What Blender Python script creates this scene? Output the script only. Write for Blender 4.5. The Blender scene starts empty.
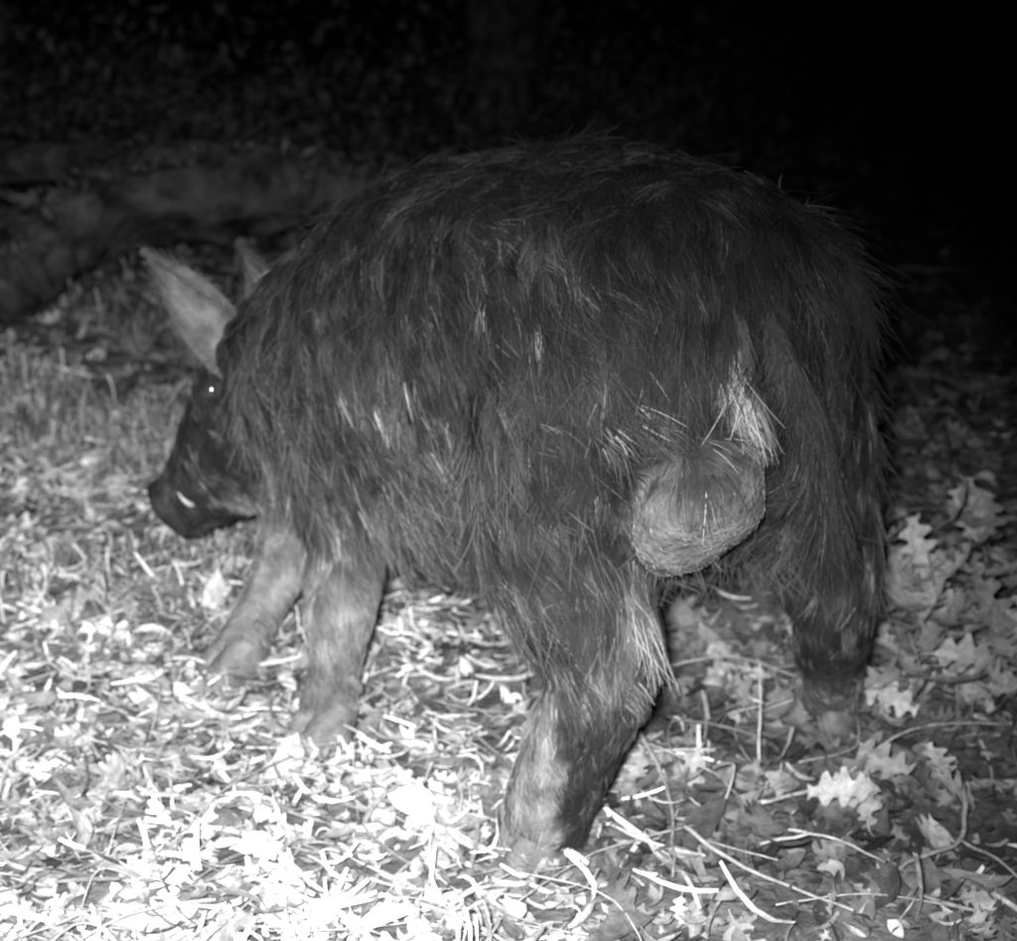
import bpy, math, numpy as np
from mathutils import Vector, Matrix
from mathutils.bvhtree import BVHTree
from mathutils.kdtree import KDTree
rng = np.random.default_rng(7)
scene = bpy.context.scene
scene.view_settings.view_transform = 'Standard'
scene.view_settings.look = 'None'
scene.view_settings.exposure = 0

# ------------------------------------------------------------ helpers
def snoise(p, f, seed=0, octs=4):
    p = np.asarray(p, float); r = np.random.default_rng(1000 + seed)
    out = np.zeros(len(p)); a = 1; tot = 0
    for o in range(octs):
        for k in range(4):
            d = r.normal(size=3); d /= np.linalg.norm(d)
            out += a * np.sin(p @ d * f * 6.283 * r.uniform(.7, 1.3) + r.uniform(0, 6.28))
        tot += a * 2; a *= .6; f *= 1.9
    return out / tot          # about -1..1

def gz(x, y):
    x = np.asarray(x, float); y = np.asarray(y, float)
    z = .012*np.sin(x*5.1+1.3)*np.sin(y*4.3+.4) + .008*np.sin(x*11+y*7) + .006*np.sin(y*15-x*6)
    far = np.clip((np.hypot(x, y-1.8)-1.6)/3, 0, 1)
    z = z + far*(.06*np.sin(x*1.3+.8)*np.sin(y*1.1) + .05*np.sin(x*.45+y*.3))
    return z

def newmat(name, rough=.8, spec=.3):
    m = bpy.data.materials.new(name); m.use_nodes = True
    b = m.node_tree.nodes['Principled BSDF']
    b.inputs['Roughness'].default_value = rough
    b.inputs['Specular IOR Level'].default_value = spec
    return m, m.node_tree, b

def shade_mat(name, rough=.8, spec=.3, nscale=40, lo=.6, hi=1.3, bump=0.0, bscale=120, detail=6, bdist=.01):
    m, nt, b = newmat(name, rough, spec)
    at = nt.nodes.new('ShaderNodeAttribute'); at.attribute_name = 'shade'
    tc = nt.nodes.new('ShaderNodeTexCoord')
    nz = nt.nodes.new('ShaderNodeTexNoise'); nz.inputs['Scale'].default_value = nscale; nz.inputs['Detail'].default_value = detail
    nt.links.new(tc.outputs['Object'], nz.inputs['Vector'])
    mr = nt.nodes.new('ShaderNodeMapRange'); mr.inputs['From Min'].default_value = .3; mr.inputs['From Max'].default_value = .7
    mr.inputs['To Min'].default_value = lo; mr.inputs['To Max'].default_value = hi
    nt.links.new(nz.outputs['Fac'], mr.inputs['Value'])
    mu = nt.nodes.new('ShaderNodeMath'); mu.operation = 'MULTIPLY'
    nt.links.new(at.outputs['Fac'], mu.inputs[0]); nt.links.new(mr.outputs['Result'], mu.inputs[1])
    nt.links.new(mu.outputs[0], b.inputs['Base Color'])
    if bump:
        n2 = nt.nodes.new('ShaderNodeTexNoise'); n2.inputs['Scale'].default_value = bscale; n2.inputs['Detail'].default_value = 6
        nt.links.new(tc.outputs['Object'], n2.inputs['Vector'])
        bp = nt.nodes.new('ShaderNodeBump'); bp.inputs['Strength'].default_value = bump; bp.inputs['Distance'].default_value = bdist
        nt.links.new(n2.outputs['Fac'], bp.inputs['Height']); nt.links.new(bp.outputs['Normal'], b.inputs['Normal'])
    return m

def mesh_obj(name, V, F, mat=None, shade=None, parent=None, smooth=True):
    me = bpy.data.meshes.new(name)
    V = np.asarray(V, float)
    if isinstance(F, np.ndarray):
        n, k = F.shape
        me.vertices.add(len(V)); me.vertices.foreach_set('co', V.ravel())
        me.loops.add(n*k); me.loops.foreach_set('vertex_index', F.ravel().astype(np.int32))
        me.polygons.add(n); me.polygons.foreach_set('loop_start', np.arange(0, n*k, k, dtype=np.int32))
        me.update(calc_edges=True)
    else:
        me.from_pydata([tuple(v) for v in V], [], F); me.update()
    if shade is not None:
        a = me.attributes.new('shade', 'FLOAT', 'POINT')
        s = np.full(len(V), shade, np.float32) if np.isscalar(shade) else np.asarray(shade, np.float32)
        a.data.foreach_set('value', s)
    if smooth: me.polygons.foreach_set('use_smooth', np.ones(len(me.polygons), bool))
    o = bpy.data.objects.new(name, me); scene.collection.objects.link(o)
    if mat: me.materials.append(mat)
    if parent: o.parent = parent
    return o

def catmull(P, sub=6):
    P = np.asarray(P, float); n = len(P); out = []
    for i in range(n-1):
        p0 = P[max(i-1, 0)]; p1 = P[i]; p2 = P[i+1]; p3 = P[min(i+2, n-1)]
        for s in range(sub):
            t = s/sub
            out.append(.5*((2*p1)+(-p0+p2)*t+(2*p0-5*p1+4*p2-p3)*t*t+(-p0+3*p1-3*p2+p3)*t**3))
    out.append(P[-1]); return np.array(out)

def loft(P, sub=6, seg=28, ref=(0, 0, 1), power=2.0):
    C = catmull(P, sub) if sub > 1 else np.asarray(P, float)
    c = C[:, :3]; T = np.gradient(c, axis=0); T /= np.linalg.norm(T, axis=1)[:, None]+1e-9
    V = []; F = []
    for i in range(len(C)):
        side = np.cross(T[i], ref); side /= np.linalg.norm(side)+1e-9
        up = np.cross(side, T[i])
        w, h = max(C[i, 3], .001), max(C[i, 4], .001)
        for k in range(seg):
            a = 2*math.pi*k/seg; ca, sa = math.cos(a), math.sin(a)
            V.append(c[i] + side*w*math.copysign(abs(ca)**(2/power), ca) + up*h*math.copysign(abs(sa)**(2/power), sa))
    n = len(C)
    for i in range(n-1):
        for k in range(seg):
            a = i*seg+k; b = i*seg+(k+1) % seg
            F.append([a, b, b+seg, a+seg])
    F.append(list(range(seg))[::-1]); F.append([(n-1)*seg+k for k in range(seg)])
    return V, F

def ellipsoid(c, r, R=None, seg=20, rings=14):
    V = []; F = []
    for i in range(rings+1):
        th = math.pi*(i+.02)/(rings+.04)
        for k in range(seg):
            a = 2*math.pi*k/seg
            v = np.array([r[0]*math.sin(th)*math.cos(a), r[1]*math.sin(th)*math.sin(a), r[2]*math.cos(th)])
            if R is not None: v = np.array(R @ Vector(v))
            V.append(np.array(c)+v)
    for i in range(rings):
        for k in range(seg):
            a = i*seg+k; b = i*seg+(k+1) % seg
            F.append([a, a+seg, b+seg, b])
    F.append(list(range(seg))); F.append([rings*seg+k for k in range(seg)][::-1])
    return V, F

def merge(parts):
    V = []; F = []
    for v, f in parts:
        o = len(V); V += [np.array(q) for q in v]; F += [[i+o for i in q] for q in f]
    return V, F

# ------------------------------------------------------------ boar
boar = bpy.data.objects.new('wild_boar', None); scene.collection.objects.link(boar)
spine = np.array([
 [ .272, 1.600, .560, .05, .06],
 [ .258, 1.630, .560, .13, .140],
 [ .232, 1.69, .558, .19, .20],
 [ .195, 1.77, .540, .225, .236],
 [ .115, 1.89, .500, .240, .270],
 [-.02, 2.02, .465, .243, .276],
 [-.135, 2.13, .430, .220, .252],
 [-.235, 2.20, .390, .185, .208],
 [-.305, 2.245, .355, .148, .165],
 [-.365, 2.265, .305, .118, .138],
 [-.415, 2.28, .265, .090, .106],
 [-.455, 2.285, .225, .062, .072],
 [-.490, 2.29, .195, .047, .053],
 [-.508, 2.29, .180, .046, .050]])
hindN = [[.12,1.72,.50,.14,.14],[.075,1.725,.38,.125,.125],[.080,1.68,.30,.090,.096],[.100,1.635,.215,.060,.066],[.072,1.620,.13,.052,.056],[.050,1.61,.075,.048,.053],[.040,1.60,.03,.046,.054]]
hindF = [[.30,1.84,.50,.13,.13],[.335,1.87,.39,.11,.11],[.375,1.86,.30,.078,.085],[.405,1.84,.22,.056,.060],[.42,1.89,.12,.044,.046],[.43,1.92,.07,.041,.042],[.435,1.94,.03,.044,.046]]
foreN = [[-.235,2.09,.40,.11,.12],[-.225,2.05,.31,.085,.09],[-.222,2.00,.22,.054,.060],[-.227,1.955,.145,.045,.048],[-.233,1.925,.08,.035,.037],[-.24,1.90,.03,.040,.043]]
foreF = [[-.26,2.27,.38,.10,.11],[-.29,2.24,.29,.080,.085],[-.315,2.20,.21,.055,.057],[-.33,2.155,.145,.045,.047],[-.365,2.11,.08,.036,.038],[-.39,2.075,.03,.040,.043]]
parts = [loft(spine, 6, 36, power=2.15)]
for L in (hindN, hindF, foreN, foreF):
    parts.append(loft(L, 6, 24, ref=(-.7, .7, .1)))
parts.append(ellipsoid((.075,1.735,.455), (.130,.13,.175)))        # near ham
parts.append(ellipsoid((.29,1.82,.46), (.115,.13,.16)))            # far ham
parts.append(ellipsoid((-.225,2.095,.390), (.105,.09,.15)))        # near shoulder
parts.append(ellipsoid((-.34,2.19,.285), (.065,.05,.075)))          # cheek
SC = np.array([.200,1.585,.432]); SR = Matrix.Rotation(-.80, 3, 'Y'); SRI = np.array(SR.transposed())
SRAD = np.array([.090,.055,.060])
parts.append(ellipsoid(SC, SRAD, SR))
parts.append(ellipsoid((.240,1.605,.51), (.030,.032,.075), Matrix.Rotation(-.12,3,'Y')))
V, F = merge(parts)
tmp = mesh_obj('tmp', V, F)
rm = tmp.modifiers.new('r', 'REMESH'); rm.mode = 'VOXEL'; rm.voxel_size = .0085
sm = tmp.modifiers.new('s', 'SMOOTH'); sm.factor = .5; sm.iterations = 5
dg = bpy.context.evaluated_depsgraph_get()
me = bpy.data.meshes.new_from_object(tmp.evaluated_get(dg))
bpy.data.objects.remove(tmp)
nv = len(me.vertices)
def getv(attr):
    a = np.zeros(nv*3); me.vertices.foreach_get(attr, a); return a.reshape(-1, 3)
co = getv('co'); no = getv('normal')
def seg_d(p, a, b):
    a = np.array(a); b = np.array(b); ab = b-a
    t = np.clip(((p-a) @ ab)/(ab @ ab), 0, 1)
    return np.linalg.norm(p-(a+t[:, None]*ab), axis=1)
def sst(x, a, b):
    t = np.clip((x-a)/(b-a), 0, 1); return t*t*(3-2*t)
amp = np.where(co[:, 2] > .25, 1.0, .45)
disp = (.008*snoise(co, 3.5, 1, 2)+.004*snoise(co, 11, 2, 2))*amp
FOLDS = (((-.13,1.97,.28), (-.12,1.93,.46), .028, .024), ((-.01,1.80,.28), (-.01,1.80,.50), .03, .022), ((-.27,2.06,.48), (-.32,2.12,.30), .02, .014), ((-.02,1.86,.36), (-.12,1.94,.34), .02, .010))
for a, b, wd, dp in FOLDS:
    disp -= dp*np.exp(-(seg_d(co, a, b)/wd)**2)
co = co + no*disp[:, None]
me.vertices.foreach_set('co', co.ravel()); me.update()
no = getv('normal')
C5 = catmull(spine, 6); SP = C5[:, :3]; ST = np.gradient(SP, axis=0); ST /= np.linalg.norm(ST, axis=1)[:, None]

def scr(p):
    q = ((p-SC) @ SRI.T)/(SRAD*1.04); return np.linalg.norm(q, axis=1)
def albedo(p):
    n1 = snoise(p, 6, 11); n2 = snoise(p, 22, 12)
    z = p[:, 2]
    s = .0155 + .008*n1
    s = s*(1-.55*sst(z+.05*n1, .50, .68)) + .010*sst(z, .50, .34)  # dim grazing flash on the back put into colour; lower flank grizzled paler
    s += .018*sst(np.linalg.norm((p-np.array([.06,1.76,.66]))/np.array([.14,.14,.07]), axis=1), 1.2, .2)  # painted highlight: soft lighter patch over the hip
    for a, b, wd, dp in FOLDS[:2]: s = s*(1-.6*np.exp(-(seg_d(p, a, b)/(wd*1.8))**2))  # crease shade painted along the shoulder and flank folds
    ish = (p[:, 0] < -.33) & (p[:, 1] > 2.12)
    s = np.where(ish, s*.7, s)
    dHN = seg_d(p, (.085,1.66,.28), (.04,1.60,.02)); dHF = seg_d(p, (.40,1.85,.28), (.435,1.94,.02))
    dFN = seg_d(p, (-.225,2.02,.26), (-.24,1.90,.02)); dFF = seg_d(p, (-.31,2.22,.26), (-.39,2.075,.02))
    side = (p-np.array([.048,1.61,.1])) @ np.array([-.95,.1,0]) + .10*(z-.1)
    mHN = (dHN < .12)*sst(z+.03*n1, .205, .165)*sst(side+.016*n2, -.022, .006)
    mHF = (dHF < .09)*sst(z+.03*n1, .12, .06)*.45
    mF = ((dFN < .11) | (dFF < .10))*sst(z+.03*n1, .27, .16)
    m = np.maximum.reduce([mHN, mHF, mF])
    s = s*(1-m) + m*(.140+.06*n1+.06*n2)
    dk_ = (dHN < .12)*sst(z, .20, .16)*(1-m); s = s*(1-.5*dk_)
    d = seg_d(p, (.175,1.60,.335), (.115,1.585,.235)); s = np.maximum(s, .085*sst(d+.020*n2, .045, .010))
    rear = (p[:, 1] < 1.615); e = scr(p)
    s = s*(1-.6*rear*np.exp(-((e-1.22)/.14)**2))  # crease shade painted as a ring round the pale rear patch
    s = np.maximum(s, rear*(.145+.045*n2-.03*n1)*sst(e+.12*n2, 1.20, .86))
    for a, b, r, v in [((.252,1.57,.49), (.236,1.58,.585), .016, .16),
                       ((-.088,1.95,.65), (-.105,1.93,.575), .013, .16), ((-.125,1.97,.635), (-.145,1.97,.60), .015, .08),
                       ((-.27,2.03,.45), (-.287,2.06,.385), .010, .30),
                       ((-.14,2.08,.655), (-.235,2.09,.58), .011, .08), ((.30,1.84,.74), (.38,1.84,.66), .011, .08)]:
        d = seg_d(p, a, b); s = np.maximum(s, v*sst(d+.010*n2, r*1.6, r*.5))
    return np.clip(s, .004, .5)

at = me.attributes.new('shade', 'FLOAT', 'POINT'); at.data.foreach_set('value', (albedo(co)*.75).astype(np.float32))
me.polygons.foreach_set('use_smooth', np.ones(len(me.polygons), bool))
body = bpy.data.objects.new('body', me); scene.collection.objects.link(body); body.parent = boar
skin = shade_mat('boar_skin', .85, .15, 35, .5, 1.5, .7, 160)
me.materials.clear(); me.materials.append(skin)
bvh = BVHTree.FromObject(body, bpy.context.evaluated_depsgraph_get())
def snap(p):
    l, n, i, d = bvh.find_nearest(Vector(p)); return np.array(l), np.array(n)

# ---- fur
hairm, nt, b = newmat('boar_fur', .55, .18)
a_ = nt.nodes.new('ShaderNodeAttribute'); a_.attribute_name = 'shade'
nt.links.new(a_.outputs['Fac'], b.inputs['Base Color'])

def make_fur(name, P, D, N, L, S, rad, curl=.2, npts=4, pull=None, tipgain=.5):
    n = len(P); cur = bpy.data.hair_curves.new(name); cur.add_curves([npts]*n)
    t = np.linspace(0, 1, npts)
    bend = rng.normal(size=(n, 3))*curl
    if pull is None: pull = np.zeros((n, 3))
    pos = np.zeros((n, npts, 3))
    for k, tt in enumerate(t):
        pos[:, k] = P - N*.001 + L[:, None]*(D*tt + N*(tt*.16-.18*tt*tt) + bend*tt*tt*.5) + np.array([0, 0, -.18])*L[:, None]*tt*tt + pull*tt**1.3
    cur.attributes['position'].data.foreach_set('vector', pos.astype(np.float32).ravel())
    r = cur.attributes.get('radius') or cur.attributes.new('radius', 'FLOAT', 'POINT')
    R = rad[:, None]*(1-.75*t[None, :]); r.data.foreach_set('value', R.astype(np.float32).ravel())
    s = cur.attributes.new('shade', 'FLOAT', 'POINT')
    s.data.foreach_set('value', np.clip(S[:, None]*(.7+tipgain*t[None, :]), .002, .5).astype(np.float32).ravel())
    o = bpy.data.objects.new(name, cur); scene.collection.objects.link(o); cur.materials.append(hairm); o.parent = boar
    return o

me.calc_loop_triangles()
tri = np.zeros(len(me.loop_triangles)*3, np.int32); me.loop_triangles.foreach_get('vertices', tri); tri = tri.reshape(-1, 3)
A, B, Cc = co[tri[:, 0]], co[tri[:, 1]], co[tri[:, 2]]
area = np.linalg.norm(np.cross(B-A, Cc-A), axis=1)/2
wgt = area*np.where(A[:, 2] < .24, 1.9, 1.0)
def sample(NH, w_):
    ti = rng.choice(len(tri), NH, p=w_/w_.sum())
    u = rng.random(NH); v = rng.random(NH); fl = u+v > 1; u[fl] = 1-u[fl]; v[fl] = 1-v[fl]
    P = A[ti]+(B-A)[ti]*u[:, None]+(Cc-A)[ti]*v[:, None]
    N = no[tri[ti]].mean(1); N /= np.linalg.norm(N, axis=1)[:, None]
    return P, N
def flow(P, N):
    n_ = len(P); idx = np.zeros(n_, int)
    for s0 in range(0, n_, 10000):
        d = ((P[s0:s0+10000, None, :]-SP[None])**2).sum(2); idx[s0:s0+10000] = d.argmin(1)
    D = -ST[idx]*.62 + np.array([0, 0, -.75])
    ishead = (P[:, 0] < -.33) & (P[:, 2] > .1) & (P[:, 1] > 2.12)
    lg = sst(P[:, 2], .30, .18)*(~ishead)
    D = D*(1-lg)[:, None]+np.array([.05, -.1, -1.0])*lg[:, None]
    w = np.stack([snoise(P, 3.2, 30+i, 3) for i in range(3)], 1)
    w2 = np.stack([snoise(P, 14, 33+i, 2) for i in range(3)], 1)
    D = D + w*.6 + w2*.35
    return D, ishead, lg
NC = 5200
PC, NNC = sample(NC, area); kd = KDTree(NC)
for i in range(NC): kd.insert(PC[i], i)
kd.balance()
DC, _, _ = flow(PC, NNC); DC += rng.normal(size=DC.shape)*.25
clsh = np.exp(rng.normal(size=NC)*.55); cll = rng.uniform(.75, 1.4, NC)
NH = 120000
P, N = sample(NH, wgt)
ci = np.array([kd.find(p)[1] for p in P])
D, ishead, lg = flow(P, N); D = D*.35+DC[ci]*.65 + rng.normal(size=(NH, 3))*.14
D -= N*(D*N).sum(1)[:, None]; D /= np.linalg.norm(D, axis=1)[:, None]
D = D + N*(.08+.10*rng.random(NH))[:, None]
z = P[:, 2]
L = (.026 + .016*rng.random(NH))*cll[ci]
L = np.where(ishead, .011+.007*rng.random(NH), L)
ll = sst(z, .32, .13)*(~ishead)
L = L*(1-ll) + ll*(.009+.007*rng.random(NH))
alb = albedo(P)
pale = (alb > .075)
onsc = (scr(P) < 1.06) & (P[:, 1] < 1.615)
L = np.where(onsc, .004+.004*rng.random(NH), L)
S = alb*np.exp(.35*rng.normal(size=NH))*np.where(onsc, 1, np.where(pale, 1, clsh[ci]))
lt = rng.random(NH) < (.05+.14*np.clip(snoise(P, 3, 51)+.10, 0, 1)); S = np.where(lt & ~pale, S*rng.uniform(2.0, 5.0, NH), S)
S = np.clip(S, .003, .5)
rad = np.where(ishead, .00045, .00060-.00016*ll)*rng.uniform(.7, 1.3, NH)
pull = (PC[ci]-P)*.62*(1-.8*ll)[:, None]; pull[ishead] *= .2; pull[onsc] = 0
keep = z > .03
make_fur('fur', P[keep], D[keep], N[keep], L[keep], S[keep], rad[keep], pull=pull[keep])
# long coarse guard hairs, paler at the tip, in wisps
NG = 16000
P, N = sample(NG, area); ci = np.array([kd.find(p)[1] for p in P]); D, ishead, lg = flow(P, N)
D = D*.5+DC[ci]*.6+rng.normal(size=(NG, 3))*.25; D -= N*(D*N).sum(1)[:, None]; D /= np.linalg.norm(D, axis=1)[:, None]; D += N*(.12+.16*rng.random(NG))[:, None]
wisp = snoise(P, 4.5, 61, 3) > -.05
k = (~ishead) & (P[:, 2] > .27) & (scr(P) > 1.25) & wisp
fl_ = sst(P[:, 2], .62, .40)
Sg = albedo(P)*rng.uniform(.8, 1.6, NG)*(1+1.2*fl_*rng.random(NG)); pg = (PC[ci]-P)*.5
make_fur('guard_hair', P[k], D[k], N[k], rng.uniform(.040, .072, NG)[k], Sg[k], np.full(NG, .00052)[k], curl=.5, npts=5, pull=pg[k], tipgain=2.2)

# ---- ears
def ear(name, base, tip, face, W, cup=.35, sh=.16):
    base = np.array(base, float); tip = np.array(tip, float); ax = tip-base; Ln = np.linalg.norm(ax); ax /= Ln
    f = np.array(face, float); f -= ax*(f @ ax); f /= np.linalg.norm(f); sd = np.cross(ax, f)
    nu, nvv = 22, 15; V = []; S_ = []
    for i in range(nu):
        t = i/(nu-1); wd = W*(math.sin(math.pi*min(1, (t*.78+.22)**.95))**.8)+.001
        for j in range(nvv):
            s = -1+2*j/(nvv-1)
            p = base+ax*Ln*t+sd*wd*s*(1-.2*(1-t)) + f*(cup*wd*(s*s)*(1.4-t)) - f*.03*math.sin(math.pi*t)
            p = p+f*.004*math.sin(7*s+5*t)
            V.append(p); S_.append(sh*(.55+.65*(1-abs(s)))*(1-.55*t))
    F_ = [[i*nvv+j, i*nvv+j+1, (i+1)*nvv+j+1, (i+1)*nvv+j] for i in range(nu-1) for j in range(nvv-1)]
    o = mesh_obj(name, V, F_, skin, S_, boar)
    so = o.modifiers.new('t', 'SOLIDIFY'); so.thickness = .006; so.offset = 0
    ss = o.modifiers.new('s', 'SUBSURF'); ss.levels = 1; ss.render_levels = 1
    V = np.array(V); q = rng.choice(len(V), 2600); PP = V[q]+rng.normal(size=(2600, 3))*.003
    make_fur(name+'_fur', PP, np.tile(ax, (2600, 1))+rng.normal(size=(2600, 3))*.25, np.where(rng.random(2600) < .5, 1, -1)[:, None]*np.tile(f, (2600, 1)),
             rng.uniform(.006, .013, 2600), np.array(S_)[q]*rng.uniform(.4, 1.5, 2600), np.full(2600, .0004))
ear('ear_left', (-.370, 2.172, .425), (-.507, 2.22, .582), (-.05, -1, .12), .049, sh=.12)
ear('ear_right', (-.350, 2.28, .44), (-.388, 2.33, .560), (-.45, -.85, .1), .046, sh=.085)

# ---- eye, tusk, snout disc, nostrils
eyem, nt, b = newmat('eye_wet', .16, 1.0); b.inputs['Base Color'].default_value = (.02, .02, .02, 1); b.inputs['Coat Weight'].default_value = 1; b.inputs['Coat Roughness'].default_value = .15
for nm, q in (('eye_left', (-.420, 2.15, .405)), ('eye_right', (-.420, 2.41, .405))):
    p, n = snap(q); Vv, Ff = ellipsoid(p+n*.011, (.014, .014, .014)); mesh_obj(nm, Vv, Ff, eyem, None, boar)
    Vv, Ff = [], []
    ax = Vector(n); e1 = np.array(ax.orthogonal().normalized()); e2 = np.cross(n, e1)
    for i in range(20):
        a = i/20*2*math.pi; c = p+n*.008+(e1*math.cos(a)+e2*math.sin(a))*.0145
        for k in range(8):
            bb = k/8*2*math.pi; Vv.append(c+((e1*math.cos(a)+e2*math.sin(a))*math.cos(bb)+n*math.sin(bb))*.004)
    for i in range(20):
        for k in range(8): Ff.append([i*8+k, ((i+1) % 20)*8+k, ((i+1) % 20)*8+(k+1) % 8, i*8+(k+1) % 8])
    mesh_obj('eyelid_'+nm[4:], Vv, Ff, skin, .02, boar)
ivory = shade_mat('tusk_ivory', .45, .4, 60, .7, 1.1)
for nm, sg in (('tusk_left', -1), ('tusk_right', 1)):
    p, n = snap((-.475, 2.287+sg*.07, .195)); s_ = np.array([0, sg, 0])
    Pt = [[*(p-s_*.006), .0045, .0045], [*(p+s_*.008+np.array([-.004, 0, .006])), .004, .004], [*(p+s_*.010+np.array([-.012, 0, .014])), .003, .003], [*(p+s_*.009+np.array([-.020, 0, .025])), .001, .001]]
    Vv, Ff = loft(Pt, 4, 10, ref=(1, 0, 0)); mesh_obj(nm, Vv, Ff, ivory, .28, boar)
dk, nt, b = newmat('nostril_dark', .6); b.inputs['Base Color'].default_value = (.008, .008, .008, 1)
sd = SP[-1]-SP[-8]; sd /= np.linalg.norm(sd); sc = SP[-1]+sd*.004
Vv, Ff = loft([[*(sc-sd*.02), .044, .044], [*(sc-sd*.006), .051, .053], [*(sc+sd*.006), .050, .052], [*(sc+sd*.012), .042, .044]], 3, 24)
mesh_obj('snout_disc', Vv, Ff, skin, .018, boar)
for nm, s_ in (('nostril_left', -.018), ('nostril_right', .018)):
    Vv, Ff = ellipsoid(sc+sd*.011+np.array([0, s_, 0]), (.009, .008, .012)); mesh_obj(nm, Vv, Ff, dk, None, boar)

# ---- tail lying against the rump
tl = catmull([[.268,1.607,.63],[.292,1.597,.59],[.320,1.607,.53],[.343,1.632,.46],[.355,1.66,.40]], 8)
rr = np.linspace(.012, .005, len(tl))
Vv, Ff = loft(np.column_stack([tl, rr, rr]), 1, 12, ref=(1, 0, 0)); mesh_obj('tail', Vv, Ff, skin, .015, boar)
n = 5000; ii = rng.integers(0, len(tl), n); ra = rng.normal(size=(n, 3)); ra /= np.linalg.norm(ra, axis=1)[:, None]
make_fur('tail_fur', tl[ii]+ra*rr[ii][:, None]*.8, np.array([.10, 0.05, -1])+ra*.38, ra, np.where(ii > 24, .055, .036)*rng.uniform(.6, 1.3, n), np.clip(.020*rng.lognormal(0, .7, n), .004, .15), np.full(n, .0006), .3)

# ---- cloven hooves
hp = []
for (x, y, d) in ((.038,1.60,(-.35,-.1)), (.435,1.94,(-.5,-.5)), (-.24,1.90,(-.6,-.3)), (-.39,2.075,(-.8,-.35))):
    d = np.array([*d, 0.]); d /= np.linalg.norm(d); s_ = np.array([-d[1], d[0], 0]); g = float(gz(x, y))-.004
    for sg in (-1, 1):
        c = np.array([x, y, 0])+s_*sg*.021
        hp.append(loft([[*(c-d*.020+[0, 0, g+.062]), .016, .020], [*(c-d*.006+[0, 0, g+.045]), .019, .028], [*(c+d*.010+s_*sg*.003+[0, 0, g+.022]), .021, .036], [*(c+d*.020+s_*sg*.004+[0, 0, g]), .022, .041]], 3, 14, ref=tuple(d)))
        c2 = np.array([x, y, 0])-d*.036+s_*sg*.018
        hp.append(loft([[*(c2+d*.01+[0, 0, .085]), .006, .006], [*(c2+[0, 0, .07]), .007, .008], [*(c2-d*.004+[0, 0, .056]), .003, .004]], 3, 10, ref=tuple(d)))
Vv, Ff = merge(hp); mesh_obj('hooves', Vv, Ff, shade_mat('hoof_horn', .6, .3, 50, .5, 1.5, .4, 200), .10, boar)

# ------------------------------------------------------------ ground
def axisco(n, near, far):
    t = np.linspace(-1, 1, n); return np.sign(t)*(near*np.abs(t)+far*np.abs(t)**7)
gx = axisco(261, 4.5, 150); gy = axisco(261, 4.5, 150)+2.2
X, Y = np.meshgrid(gx, gy); Z = gz(X, Y)
n = len(gx); I = np.arange(n*n).reshape(n, n)
Fg = np.stack([I[:-1, :-1], I[:-1, 1:], I[1:, 1:], I[1:, :-1]], -1).reshape(-1, 4)
Vg = np.stack([X, Y, Z], -1).reshape(-1, 3)
gm = shade_mat('soil', .95, .1, 9, .35, 1.7, 1.0, 60, 12)
mesh_obj('ground', Vg, Fg, gm, .10-.05*sst(Vg[:, 1], 3.8, 5.5))  # far soil darker: flash falloff put into its colour

# ------------------------------------------------------------ litter
def leaf_tpl(nu, prof, curl):
    V = []; F = []
    for i in range(nu):
        t = i/(nu-1); w = prof(t)
        for s in (-1, 0, 1): V.append((t-.5, s*w, abs(s)*.10*w*4*curl + curl*.25*(t-.5)**2*2))
    for i in range(nu-1):
        for j in range(2): a = i*3+j; F.append((a, a+1, a+4, a+3))
    return np.array(V), np.array(F)
ovate = lambda a: (lambda t: a*math.sin(math.pi*min(1, t**.8))**.8+.004)
def oak(t):
    if t < .16: return .010
    return (.08+.24*math.sin(math.pi*(t-.1)))*(1 if int(round(t*16)) % 4 in (0, 1) else .42)*(1-.25*t)
tpls = [leaf_tpl(6, ovate(.24), .5), leaf_tpl(6, ovate(.18), 1.3), leaf_tpl(17, oak, .9), leaf_tpl(6, ovate(.30), -.8)]
straw = leaf_tpl(5, lambda t: .022+.012*math.sin(3.1*t), .5)
def scatter(tpl, pos, L, yaw, tilt, roll, shade, wscale=None):
    V0, F0 = tpl; n = len(pos); nv = len(V0)
    cy, sy = np.cos(yaw), np.sin(yaw); ct, st = np.cos(tilt), np.sin(tilt); cr, sr = np.cos(roll), np.sin(roll)
    v = np.tile(V0, (n, 1, 1))
    if wscale is not None: v[:, :, 1] *= wscale[:, None]
    bend = rng.normal(size=n)*.5
    v[:, :, 2] += bend[:, None]*(v[:, :, 0]**2)
    v[:, :, 1] += (rng.normal(size=n)*.45)[:, None]*(v[:, :, 0]**2)
    v *= L[:, None, None]
    x, y, zz = v[..., 0], v[..., 1], v[..., 2]
    y, zz = y*cr[:, None]-zz*sr[:, None], y*sr[:, None]+zz*cr[:, None]
    x, zz = x*ct[:, None]-zz*st[:, None], x*st[:, None]+zz*ct[:, None]
    x, y = x*cy[:, None]-y*sy[:, None], x*sy[:, None]+y*cy[:, None]
    V = np.stack([x, y, zz], -1)+pos[:, None, :]
    F = (F0[None]+(np.arange(n)*nv)[:, None, None]).reshape(-1, 4)
    return V.reshape(-1, 3), F, np.repeat(shade, nv)
def cat(L):
    o = 0; Vs = []; Fs = []; Ss = []
    for V, F, S in L: Vs.append(V); Fs.append(F+o); Ss.append(S); o += len(V)
    return np.concatenate(Vs), np.concatenate(Fs), np.concatenate(Ss)
def region(n, y0, y1, pw=1.0, spread=.40, extra=.3):
    y = y0+(y1-y0)*rng.random(n)**pw; x = (rng.random(n)*2-1)*(spread*y+extra); return x, y
litm = shade_mat('dry_leaf', .75, .25, 90, .55, 1.25, .4, 300)
chunks = []
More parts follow.
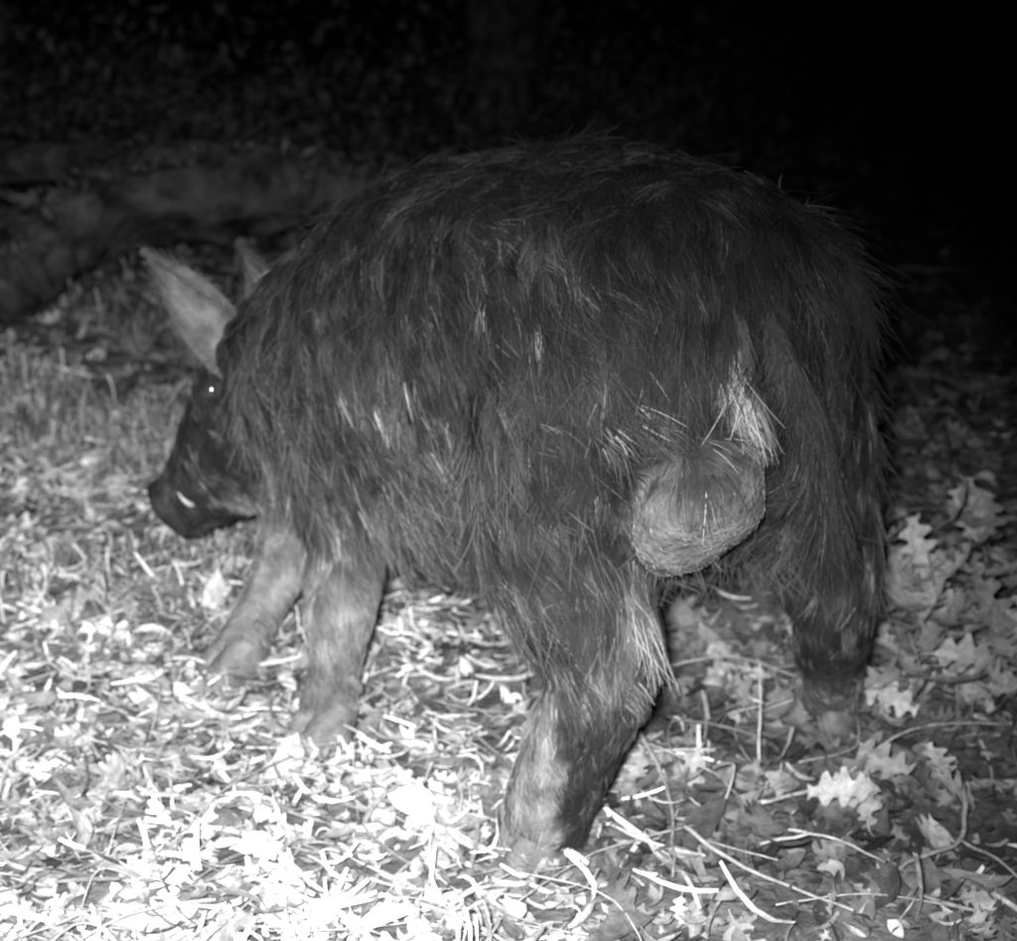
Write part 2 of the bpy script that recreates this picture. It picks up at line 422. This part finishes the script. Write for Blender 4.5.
def pale_zone(x, y):   # chopped pale straw lies to the left, leaf colour is darker to the right
    return sst(-x*.9+.28*snoise(np.column_stack([x, y, 0*x]), 1.2, 71, 2)-.14*(y-1.4), -.38, .35)
def farfade(y): return 1-.55*sst(y, 3.4, 5.0)  # flash falloff with distance, painted into litter and grass colour
def addleaves(n, y0, y1, pw, l0, l1, tilt, zmax, sh):
    x, y = region(n, y0, y1, pw)
    dens = snoise(np.column_stack([x, y, y*0]), .9, 70, 3); d2 = snoise(np.column_stack([x, y, y*0]), 3.0, 75, 2)
    ti = rng.integers(0, 4, n)
    L = rng.uniform(l0, l1, n)
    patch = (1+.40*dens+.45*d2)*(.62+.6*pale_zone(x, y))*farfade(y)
    for k in range(4):
        m = ti == k; c = m.sum()
        pos = np.column_stack([x[m], y[m], gz(x[m], y[m])+.002+rng.random(c)**2*zmax])
        s = np.clip(rng.lognormal(math.log(sh), .55, c)*patch[m], .02, .62)
        chunks.append(scatter(tpls[k], pos, L[m]*(1.25 if k == 2 else 1), rng.random(c)*6.283, rng.normal(size=c)*tilt, rng.normal(size=c)*tilt*1.3, s))
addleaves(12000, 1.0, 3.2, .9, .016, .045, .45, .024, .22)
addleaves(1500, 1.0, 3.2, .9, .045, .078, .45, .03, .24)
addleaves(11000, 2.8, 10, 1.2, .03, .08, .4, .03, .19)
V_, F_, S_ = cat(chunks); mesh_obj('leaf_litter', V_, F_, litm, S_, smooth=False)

chunks = []
n = 17000; x, y = region(n, 1.0, 3.6, .9)
pr = pale_zone(x, y)*.9+.07
k = rng.random(n) < pr; x, y = x[k], y[k]; c = len(x)
pos = np.column_stack([x, y, gz(x, y)+.006+rng.random(c)*.03])
Ls = rng.lognormal(math.log(.040), .5, c).clip(.012, .12)
d2 = snoise(np.column_stack([x, y, y*0]), 2.6, 76, 3)
chunks.append(scatter(straw, pos, Ls, rng.normal(-.35, .8, c), rng.normal(size=c)*.16, rng.normal(size=c)*.5,
      np.clip(rng.lognormal(math.log(.38), .5, c)*(1+.6*d2), .05, .75), np.minimum(rng.uniform(.6, 2.8, c), .095/Ls)))
V_, F_, S_ = cat(chunks); mesh_obj('straw_litter', V_, F_, litm, S_, smooth=False)

chunks = []
for (cx, cy, n, rx, ry, hh) in ((.60, 2.10, 26, .14, .14, .06), (.54, 1.90, 20, .14, .12, .05), (.76, 2.05, 22, .13, .2, .06), (.45,1.72,12,.14,.1,.04)):
    pos = np.column_stack([rng.normal(cx, rx*.55, n), rng.normal(cy, ry*.55, n), np.zeros(n)]); pos[:, 2] = gz(pos[:, 0], pos[:, 1])+.01+rng.random(n)*hh
    chunks.append(scatter(tpls[2], pos, rng.uniform(.05, .095, n), rng.random(n)*6.28, rng.normal(.3, .5, n), rng.normal(size=n)*.6, rng.uniform(.16, .45, n), rng.uniform(.8, 1.4, n)))
V_, F_, S_ = cat(chunks); mesh_obj('oak_leaf_pile', V_, F_, litm, S_, smooth=False)

# ------------------------------------------------------------ oak seedlings
def seedling(x, y, h, nl, seed):
    rs = np.random.default_rng(seed); root = bpy.data.objects.new('oak_seedling', None); scene.collection.objects.link(root)
    g = float(gz(x, y)); pts = [[x, y, g-.01], [x+.01, y-.01, g+h*.5], [x-.005, y+.0, g+h]]
    C = catmull(pts, 6); R = np.linspace(.0035, .0015, len(C)); st = [loft(np.column_stack([C, R, R]), 1, 7, ref=(1, 0, 0))]
    pos = []; yaw = []; til = []; Ls = []
    for i in range(nl):
        c = C[rs.integers(len(C)//3, len(C))]; a = rs.random()*6.28; l = rs.uniform(.065, .115); e = rs.uniform(-.2, 1.0)
        d = np.array([math.cos(a)*math.cos(e), math.sin(a)*math.cos(e), math.sin(e)])
        tip = c+d*.02; st.append(loft([[*c, .0013, .0013], [*(c+d*.01), .0012, .0012], [*tip, .001, .001]], 2, 5, ref=(.1, .2, .97)))
        pos.append(tip+d*l*.5); yaw.append(a); til.append(e); Ls.append(l)
    v, f = merge(st); mesh_obj('stem', v, f, litm, .2, root)
    n = len(pos); V, F, S = scatter(tpls[2], np.array(pos), np.array(Ls), np.array(yaw), np.array(til), rs.normal(size=n)*.5, rs.uniform(.25, .45, n), rs.uniform(.9, 1.3, n))
    mesh_obj('leaves', V, F, litm, S, root, smooth=False)
seedling(.60, 2.10, .17, 15, 1); seedling(.55, 1.98, .10, 10, 2); seedling(.72, 2.24, .15, 12, 3); seedling(.68, 1.92, .09, 10, 4); seedling(.53, 2.20, .14, 10, 5)

# ------------------------------------------------------------ grass
chunks = []
blade = leaf_tpl(6, lambda t: .022*(1-t)**.7+.002, .4)
def grass(n, cx, cy, rx, ry, l0, l1, sh):
    x = rng.normal(cx, rx, n); y = rng.normal(cy, ry, n)
    k = snoise(np.column_stack([x, y, 0*x]), 1.6, 80, 3) > -.15; x, y = x[k], y[k]; c = len(x)
    L = rng.uniform(l0, l1, c); tilt = -rng.uniform(.3, 1.5, c)
    pos = np.column_stack([x, y, gz(x, y)+L*.45*np.abs(np.sin(tilt))])
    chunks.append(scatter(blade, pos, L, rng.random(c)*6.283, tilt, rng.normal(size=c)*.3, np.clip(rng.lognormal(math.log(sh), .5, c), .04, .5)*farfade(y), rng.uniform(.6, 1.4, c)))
grass(5200, -1.0, 3.0, .45, .42, .03, .10, .22)
grass(2600, -1.4, 3.9, .7, .6, .05, .13, .20)
grass(700, -.75, 2.45, .25, .2, .03, .08, .34)
grass(60, -.02, 1.33, .03, .03, .04, .09, .3)
grass(900, 1.6, 5, 1.0, 1.2, .05, .12, .16)
grass(260, .66, 2.0, .20, .25, .04, .10, .20)
V_, F_, S_ = cat(chunks); mesh_obj('grass', V_, F_, litm, S_, smooth=False)

# ------------------------------------------------------------ twigs
tw = []; tws = []
def twig(pts, r):
    C = catmull(pts, 5); C = C+rng.normal(size=C.shape)*r*.25
    R = np.linspace(r, r*.45, len(C)); v, f = loft(np.column_stack([C, R, R]), 1, 6, ref=(.13, .2, .97)); tw.append((v, f)); tws.extend([rng.uniform(.16, .38)]*len(v))
G = lambda x, y, h=.015: (x, y, float(gz(x, y))+h)
twig([G(.16,1.78,.05), G(.185,1.70,.035), G(.19,1.62,.03), G(.18,1.51,.02)], .0036)
twig([G(.20,1.60,.03), G(.26,1.52,.02), G(.36,1.43,.03)], .003)
twig([G(.55,1.70,.05), G(.52,1.60,.03), G(.44,1.53,.03), G(.37,1.44,.02)], .0036)
twig([G(.52,1.60,.03), G(.55,1.53,.04), G(.58,1.50,.02)], .0022)
twig([G(.315,1.78,.0), G(.313,1.78,.08), G(.310,1.785,.155)], .0025)
twig([G(.30,1.68,.02), G(.40,1.74,.03), G(.52,1.84,.05), G(.66,1.88,.03)], .0025)
twig([G(.25,1.75,.02), G(.27,1.69,.06), G(.245,1.64,.01)], .0025)
twig([G(-.10,1.47,.02), G(-.04,1.42,.03), G(.03,1.36,.02)], .003)
for i in range(380):
    y = 1.1+rng.random()**1.2*4; x = (rng.random()*2-1)*(.4*y+.2); a = rng.random()*6.28; l = rng.uniform(.03, .13); b_ = rng.normal()*.3
    d = np.array([math.cos(a), math.sin(a)]); q = np.array([-d[1], d[0]])
    pts = [G(x-d[0]*l, y-d[1]*l, rng.uniform(.01, .035)), G(x+q[0]*b_*l, y+q[1]*b_*l, rng.uniform(.015, .045)), G(x+d[0]*l, y+d[1]*l, rng.uniform(.01, .04))]
    twig(pts, rng.uniform(.001, .0024))
Vv, Ff = merge(tw); mesh_obj('fallen_twigs', Vv, Ff, shade_mat('twig_bark', .8, .2, 60, .6, 1.3, .3, 200), np.array(tws))

# ------------------------------------------------------------ fallen log
bark = shade_mat('bark', .95, .08, 11, .15, 2.0, 1.0, 22, 12, .04)
def rough_tube(pts, sub=8, seg=40, amp=.1, seed=5, ref=(0, 0, 1)):
    v, f = loft(pts, sub, seg, ref=ref); v = np.array(v)
    C = catmull(pts, sub); c = np.repeat(C[:, :3], seg, 0); d = v-c; R = np.linalg.norm(d, axis=1)[:, None]
    n_ = snoise(v, 1.6, seed, 4)+.7*snoise(v*np.array([.5, 1, 1]), 6, seed+1, 3)
    return list(c+d*(1+amp*n_)[:, None]), f
log = bpy.data.objects.new('fallen_log', None); scene.collection.objects.link(log)
lp = [[-.30,4.85,.22,.02,.02],[-.36,4.82,.25,.06,.06],[-.55,4.72,.315,.09,.10],[-.81,4.62,.33,.13,.13],[-1.1,4.55,.275,.14,.125],[-1.28,4.38,.20,.12,.115],[-1.42,4.12,.10,.115,.11],[-1.6,3.8,.02,.11,.11]]
Vv, Ff = rough_tube(lp, 16, 56, amp=.34); mesh_obj('trunk', Vv, Ff, bark, .034, log)
lp = [[-1.0,4.58,.32,.08,.08],[-1.25,4.75,.38,.06,.06],[-1.6,4.8,.36,.05,.05],[-2.0,4.9,.30,.04,.04],[-2.5,5.0,.2,.03,.03]]
Vv, Ff = rough_tube(lp, seed=8, amp=.25); mesh_obj('side_limb', Vv, Ff, bark, .028, log)
for i, lp in enumerate(([[-.66,4.6,.40,.016,.016],[-.64,4.58,.44,.012,.012],[-.63,4.56,.47,.006,.006]], [[-1.35,4.50,.30,.016,.016],[-1.44,4.42,.35,.011,.011],[-1.50,4.38,.355,.005,.005]])):
    Vv, Ff = rough_tube(lp, 5, 10, seed=20+i, ref=(1, 0, 0)); mesh_obj('snag_%d' % (i+1), Vv, Ff, bark, .09, log)
# moss, bark flakes and small leaves lying on the log
P_ = catmull([[-.36,4.82,.34],[-.55,4.72,.41],[-.81,4.60,.45],[-1.1,4.52,.39],[-1.28,4.34,.30],[-1.42,4.08,.20]], 30)
q = rng.integers(0, len(P_), 900); pos = P_[q]+rng.normal(size=(900, 3))*np.array([.04, .045, .012])
pos[:, 2] -= np.abs(rng.normal(size=900))*.05; pos[:, 1] -= .07*rng.random(900)
V_, F_, S_ = scatter(tpls[1], pos, rng.uniform(.02, .06, 900), rng.random(900)*6.28, rng.normal(size=900)*.6, rng.normal(size=900)*.6, rng.uniform(.02, .09, 900))
mesh_obj('moss_and_flakes', V_, F_, litm, S_, log, smooth=False)

# ------------------------------------------------------------ trees of the dark wood
folm = shade_mat('foliage', .7, .2, 30, .6, 1.3)
def tree(x, y, r, h, seed):
    root = bpy.data.objects.new('oak_tree', None); scene.collection.objects.link(root)
    rs = np.random.default_rng(seed); g = float(gz(x, y))-.1
    lean = rs.normal(size=2)*.03*h
    pts = [[x, y, g, r*1.6, r*1.6], [x, y, g+.35, r*1.12, r*1.12], [x+lean[0]*.3, y+lean[1]*.3, g+h*.3, r, r], [x+lean[0]*.7, y+lean[1]*.7, g+h*.6, r*.75, r*.75], [x+lean[0], y+lean[1], g+h, r*.25, r*.25]]
    v, f = rough_tube(pts, 14, 36, .25, seed, ref=(1, 0, 0)); mesh_obj('trunk', v, f, bark, .05, root)
    LV = []; limbs = []
    for k in range(9):
        t = rs.uniform(.4, .95); a = rs.random()*6.28; l = (1.25-t)*h*.45
        p0 = np.array([x+lean[0]*t, y+lean[1]*t, g+h*t]); d = np.array([math.cos(a), math.sin(a), rs.uniform(.1, .6)])
        p1 = p0+d*l*.5+[0, 0, -.05*l]; p2 = p0+d*l
        limbs.append(loft([[*p0, r*.35, r*.35], [*p1, r*.2, r*.2], [*p2, r*.05, r*.05]], 5, 8, ref=(.1, .1, 1)))
        for s in range(5):
            c = p0+(p2-p0)*rs.uniform(.4, 1.1)+rs.normal(size=3)*.3
            LV.append(c+rs.normal(size=(90, 3))*rs.uniform(.25, .45))
    v, f = merge(limbs); mesh_obj('limbs', v, f, bark, .05, root)
    LV = np.concatenate(LV); n = len(LV)
    V, F, S = scatter(tpls[0], LV, rs.uniform(.07, .14, n), rs.random(n)*6.28, rs.normal(size=n)*.8, rs.normal(size=n)*.8, rs.uniform(.05, .12, n), rs.uniform(.9, 1.6, n))
    mesh_obj('crown', V, F, folm, S, root, smooth=False)
for i, (x, y, r, h) in enumerate(((-.03,8.6,.15,7), (-2.9,8.6,.22,9), (2.9,8.6,.2,8), (1.5,11,.25,10), (-5.0,6.5,.18,8), (4.9,5.5,.2,9))):
    tree(x, y, r, h, 200+i)
n = 7000; a = rng.integers(0, 45, n); cx = rng.uniform(-5, 5, 45); cy = rng.uniform(7.2, 11, 45); cs = rng.uniform(.15, .45, 45)
pos = np.column_stack([cx[a]+rng.normal(size=n)*cs[a], cy[a]+rng.normal(size=n)*cs[a], np.abs(rng.normal(size=n))*cs[a]*1.1])
V_, F_, S_ = scatter(tpls[1], pos, rng.uniform(.05, .11, n), rng.random(n)*6.28, rng.normal(size=n)*.7, rng.normal(size=n)*.7, rng.uniform(.04, .08, n), rng.uniform(.8, 1.5, n))
mesh_obj('undergrowth', V_, F_, folm, S_, smooth=False)

# ------------------------------------------------------------ light
w = bpy.data.worlds.new('World'); scene.world = w; w.use_nodes = True; nt = w.node_tree
sky = nt.nodes.new('ShaderNodeTexSky'); sky.sky_type = 'NISHITA'; sky.sun_disc = False
sky.sun_elevation = math.radians(35); sky.sun_rotation = math.radians(200)
bw = nt.nodes.new('ShaderNodeRGBToBW'); nt.links.new(sky.outputs[0], bw.inputs[0])
nt.links.new(bw.outputs[0], nt.nodes['Background'].inputs['Color']); nt.nodes['Background'].inputs['Strength'].default_value = .0006
s = bpy.data.lights.new('moon', 'SUN'); s.energy = .002; s.angle = math.radians(.5)
so = bpy.data.objects.new('moon', s); scene.collection.objects.link(so)
so.rotation_euler = (math.radians(55), 0, math.radians(-20))
fl = bpy.data.lights.new('infrared_flash', 'SPOT'); fl.energy = 780; fl.spot_size = math.radians(86); fl.spot_blend = 1.0; fl.shadow_soft_size = .04
fo = bpy.data.objects.new('infrared_flash', fl); scene.collection.objects.link(fo)
fo.location = (-.06, .0, 1.05)
fo.rotation_euler = (Vector((-.64, 1.58, .0))-fo.location).to_track_quat('-Z', 'Y').to_euler()

# ------------------------------------------------------------ camera
cam = bpy.data.cameras.new('camera'); cam.lens = 56.25; cam.sensor_width = 36; cam.clip_start = .05; cam.clip_end = 500
cam.dof.use_dof = True; cam.dof.focus_distance = 1.32; cam.dof.aperture_fstop = 6.5
camo = bpy.data.objects.new('camera', cam); scene.collection.objects.link(camo)
camo.location = (0, 0, 1.0); camo.rotation_euler = (math.radians(90-18.4), 0, 0)
scene.camera = camo
